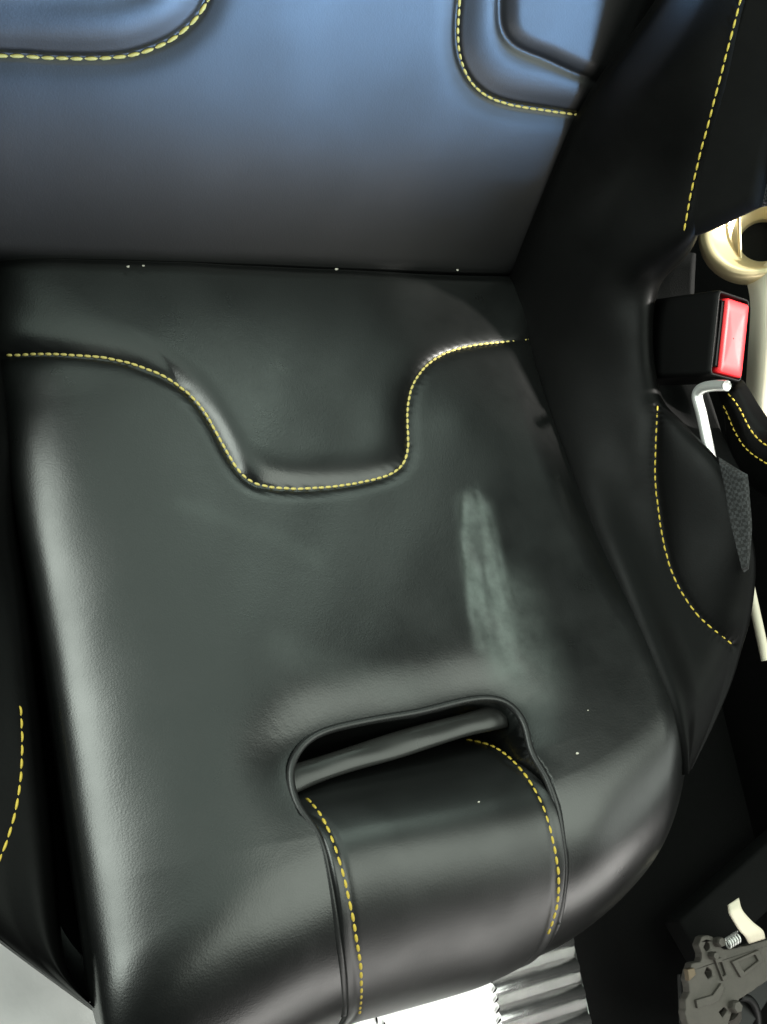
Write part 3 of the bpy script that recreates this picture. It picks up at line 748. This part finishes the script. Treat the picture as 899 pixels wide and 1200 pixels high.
# ------------------------------------------------------------------ seat rail bracket on the floor, lower right
bz = -.13
o_ = at(850, 1130, 2, bz); bu = at(900, 1115, 2, bz)-at(800, 1150, 2, bz); bu /= np.linalg.norm(bu); bv = np.cross([0, 0, 1], bu)
br = empty('rail_bracket', (o_[0], o_[1], Z0), 'grey cast metal seat rail bracket in the dark lower right corner', 'bracket')
def loc2(px, py, z=bz): p = at(px, py, 2, z)-o_; return (p@bu, p@bv)
def P2(l, z=bz): return [loc2(a, b, z) for a, b in l]
nrmz = np.array([0, 0, 1.])
def rough(l, k=.6): return [(a+random.uniform(-k, k), b+random.uniform(-k, k)) for a, b in resample(l+[l[0]], 5)[:-1]]
OUT = [(806, 1148), (809, 1160), (804, 1172), (803, 1190), (812, 1215), (850, 1215), (858, 1186), (866, 1172), (884, 1160), (905, 1146), (930, 1130), (930, 1092), (905, 1100), (878, 1107), (850, 1113), (841, 1108), (836, 1098), (829, 1095), (822, 1098), (819, 1108), (823, 1119), (821, 1127), (812, 1128), (808, 1136)]
prism('mounting_plate', P2(rough(OUT))[::-1], bu, bv, o_, .010, M_grey, br, .0010,
      holes=[P2([(828, 1103), (832, 1106), (832, 1112), (828, 1115), (825, 1110)]), P2([(829, 1133), (834, 1137), (835, 1144), (830, 1147), (826, 1140)]), P2([(843, 1186), (849, 1180), (853, 1184), (847, 1192)])])
prism('lower_plate', P2([(798, 1142), (800, 1200), (870, 1220), (902, 1170), (902, 1120), (840, 1122), (815, 1140)], bz-.02)[::-1], bu, bv, o_-nrmz*.02, .006, M_shell, br, .0010)
def frame2(l, inset):
    c = np.mean(l, axis=0); return [tuple(c+(np.array(p)-c)*inset) for p in l]
for l in ([(858, 1127), (890, 1113), (896, 1125), (869, 1146)], [(816, 1172), (836, 1166), (846, 1152), (850, 1158), (842, 1174), (818, 1182)], [(838, 1124), (846, 1122), (854, 1146), (848, 1150)]):
    rp_ = P2(l, bz+.003)[::-1]; prism('raised_rib', rp_, bu, bv, o_+nrmz*.003, .004, M_grey, br, .0006, holes=[frame2(rp_, .62)[::-1]] if len(l) == 4 else [])
prism('clip', P2([(806, 1136), (814, 1134), (816, 1142), (808, 1150)], bz+.004)[::-1], bu, bv, o_+nrmz*.004, .006, M_copper, br, .0006)
spr = np.array([at(852+.9*t, 1106-.55*t, 2, bz+.008)+.0042*(math.cos(t*2.1)*bv+math.sin(t*2.1)*nrmz) for t in np.linspace(0, 15, 110)])
tube('spring', spr, .0009, M_steel, br, 6)
tube('cable', cr([at(866, 1168, 2, bz-.005), at(880, 1172, 2, bz-.01), at(888, 1190, 2, bz-.02), at(889, 1225, 2, bz-.04)], 24), .0035, M_shell, br, 10)
tabp = [[at(a, b, 2, z) for a, b, z in r_] for r_ in ([(854, 1060, bz+.02), (866, 1052, bz+.02)], [(857, 1072, bz+.022), (870, 1066, bz+.022)], [(866, 1088, bz+.016), (882, 1080, bz+.016)], [(874, 1098, bz+.012), (894, 1090, bz+.012)], [(878, 1106, bz+.004), (897, 1100, bz+.004)])]
tb = grid('bent_tab', np.transpose(cr(np.transpose(cr(np.array(tabp), 24), (1, 0, 2)), 6), (1, 0, 2)), M_cream, br)
sm_ = tb.modifiers.new('t', 'SOLIDIFY'); sm_.thickness = .003
for (a, b, rr_) in ((845, 1104, .0045), (838, 1120, .0035), (864, 1180, .0055)):
    c_ = at(a, b, 2, bz+.006)
    grid('bolt_head', np.array([[c_+nrmz*h+r*np.array([math.cos(k*math.pi/3), math.sin(k*math.pi/3), 0]) for k in range(6)] for r, h in ((rr_, -.006), (rr_, 0), (rr_*.8, .002), (.0002, .002))]), M_grey, br, close_v=True, sm=False)
legp = cr([at(850, 1180, 2, bz-.01), at(856, 1195, 2, bz-.05), at(856, 1195, 2, Z0+.002)], 10); tube('post', legp, .012, M_grey, br, 16)
ra, rb_ = at(825, 1085, 2, -.20), at(930, 990, 2, -.20); rdir = (rb_-ra)/np.linalg.norm(rb_-ra)
rail = rbox('seat_rail', (ra+rb_)/2, rdir, np.cross([0, 0, 1], rdir), (0, 0, 1), (.20, .05, .03), .004, M_dark)
tag(rail, 'dark seat rail running beside the bracket', 'seat rail')

# ------------------------------------------------------------------ crumbs and specks
crumbs = [((150, 313), 'pale crumb in the crease, leftmost of the four there', .0016), ((168, 312), 'pale crumb in the crease, second from the left', .0014), ((394, 316), 'pale crumb in the middle of the seat crease', .0018), ((536, 317), 'pale crumb in the crease towards the right bolster', .0014),
          ((676, 884), 'white speck on the cushion right of the harness slot', .0016), ((561, 940), 'white speck on top of the strap roll', .0011), ((690, 832), 'tiny white speck on the cushion near the right bolster', .0008)]
for (pxy, lab, r) in crumbs:
    pkx = pr if 'strap' in lab else pk2
    if 'crease' in lab:
        p = on_plane(pxy[0], pxy[1], NC, .0105 if pxy[0] < 250 else .006); n = NC
    else:
        i = pkx.idx(*pxy); p = pkx.P[i]; n = pkx.N[i]
    V = []
    for a in range(5):
        for b in range(8):
            t_ = math.pi*(a+.5)/5; V.append(p+n*r*.4+.62*r*random.uniform(.7, 1.1)*np.array([math.sin(t_)*math.cos(b*math.pi/4)*1.4, math.sin(t_)*math.sin(b*math.pi/4), math.cos(t_)*.7]))
    F = [tuple(q) for q in quads(5, 8, close_v=True)]+[tuple(range(8)), tuple(range(32, 40))[::-1]]
    c_ = mesh_np('crumb', np.array(V), F, M_crumb); tag(c_, lab, 'crumb', 'crumbs and specks on the seat')
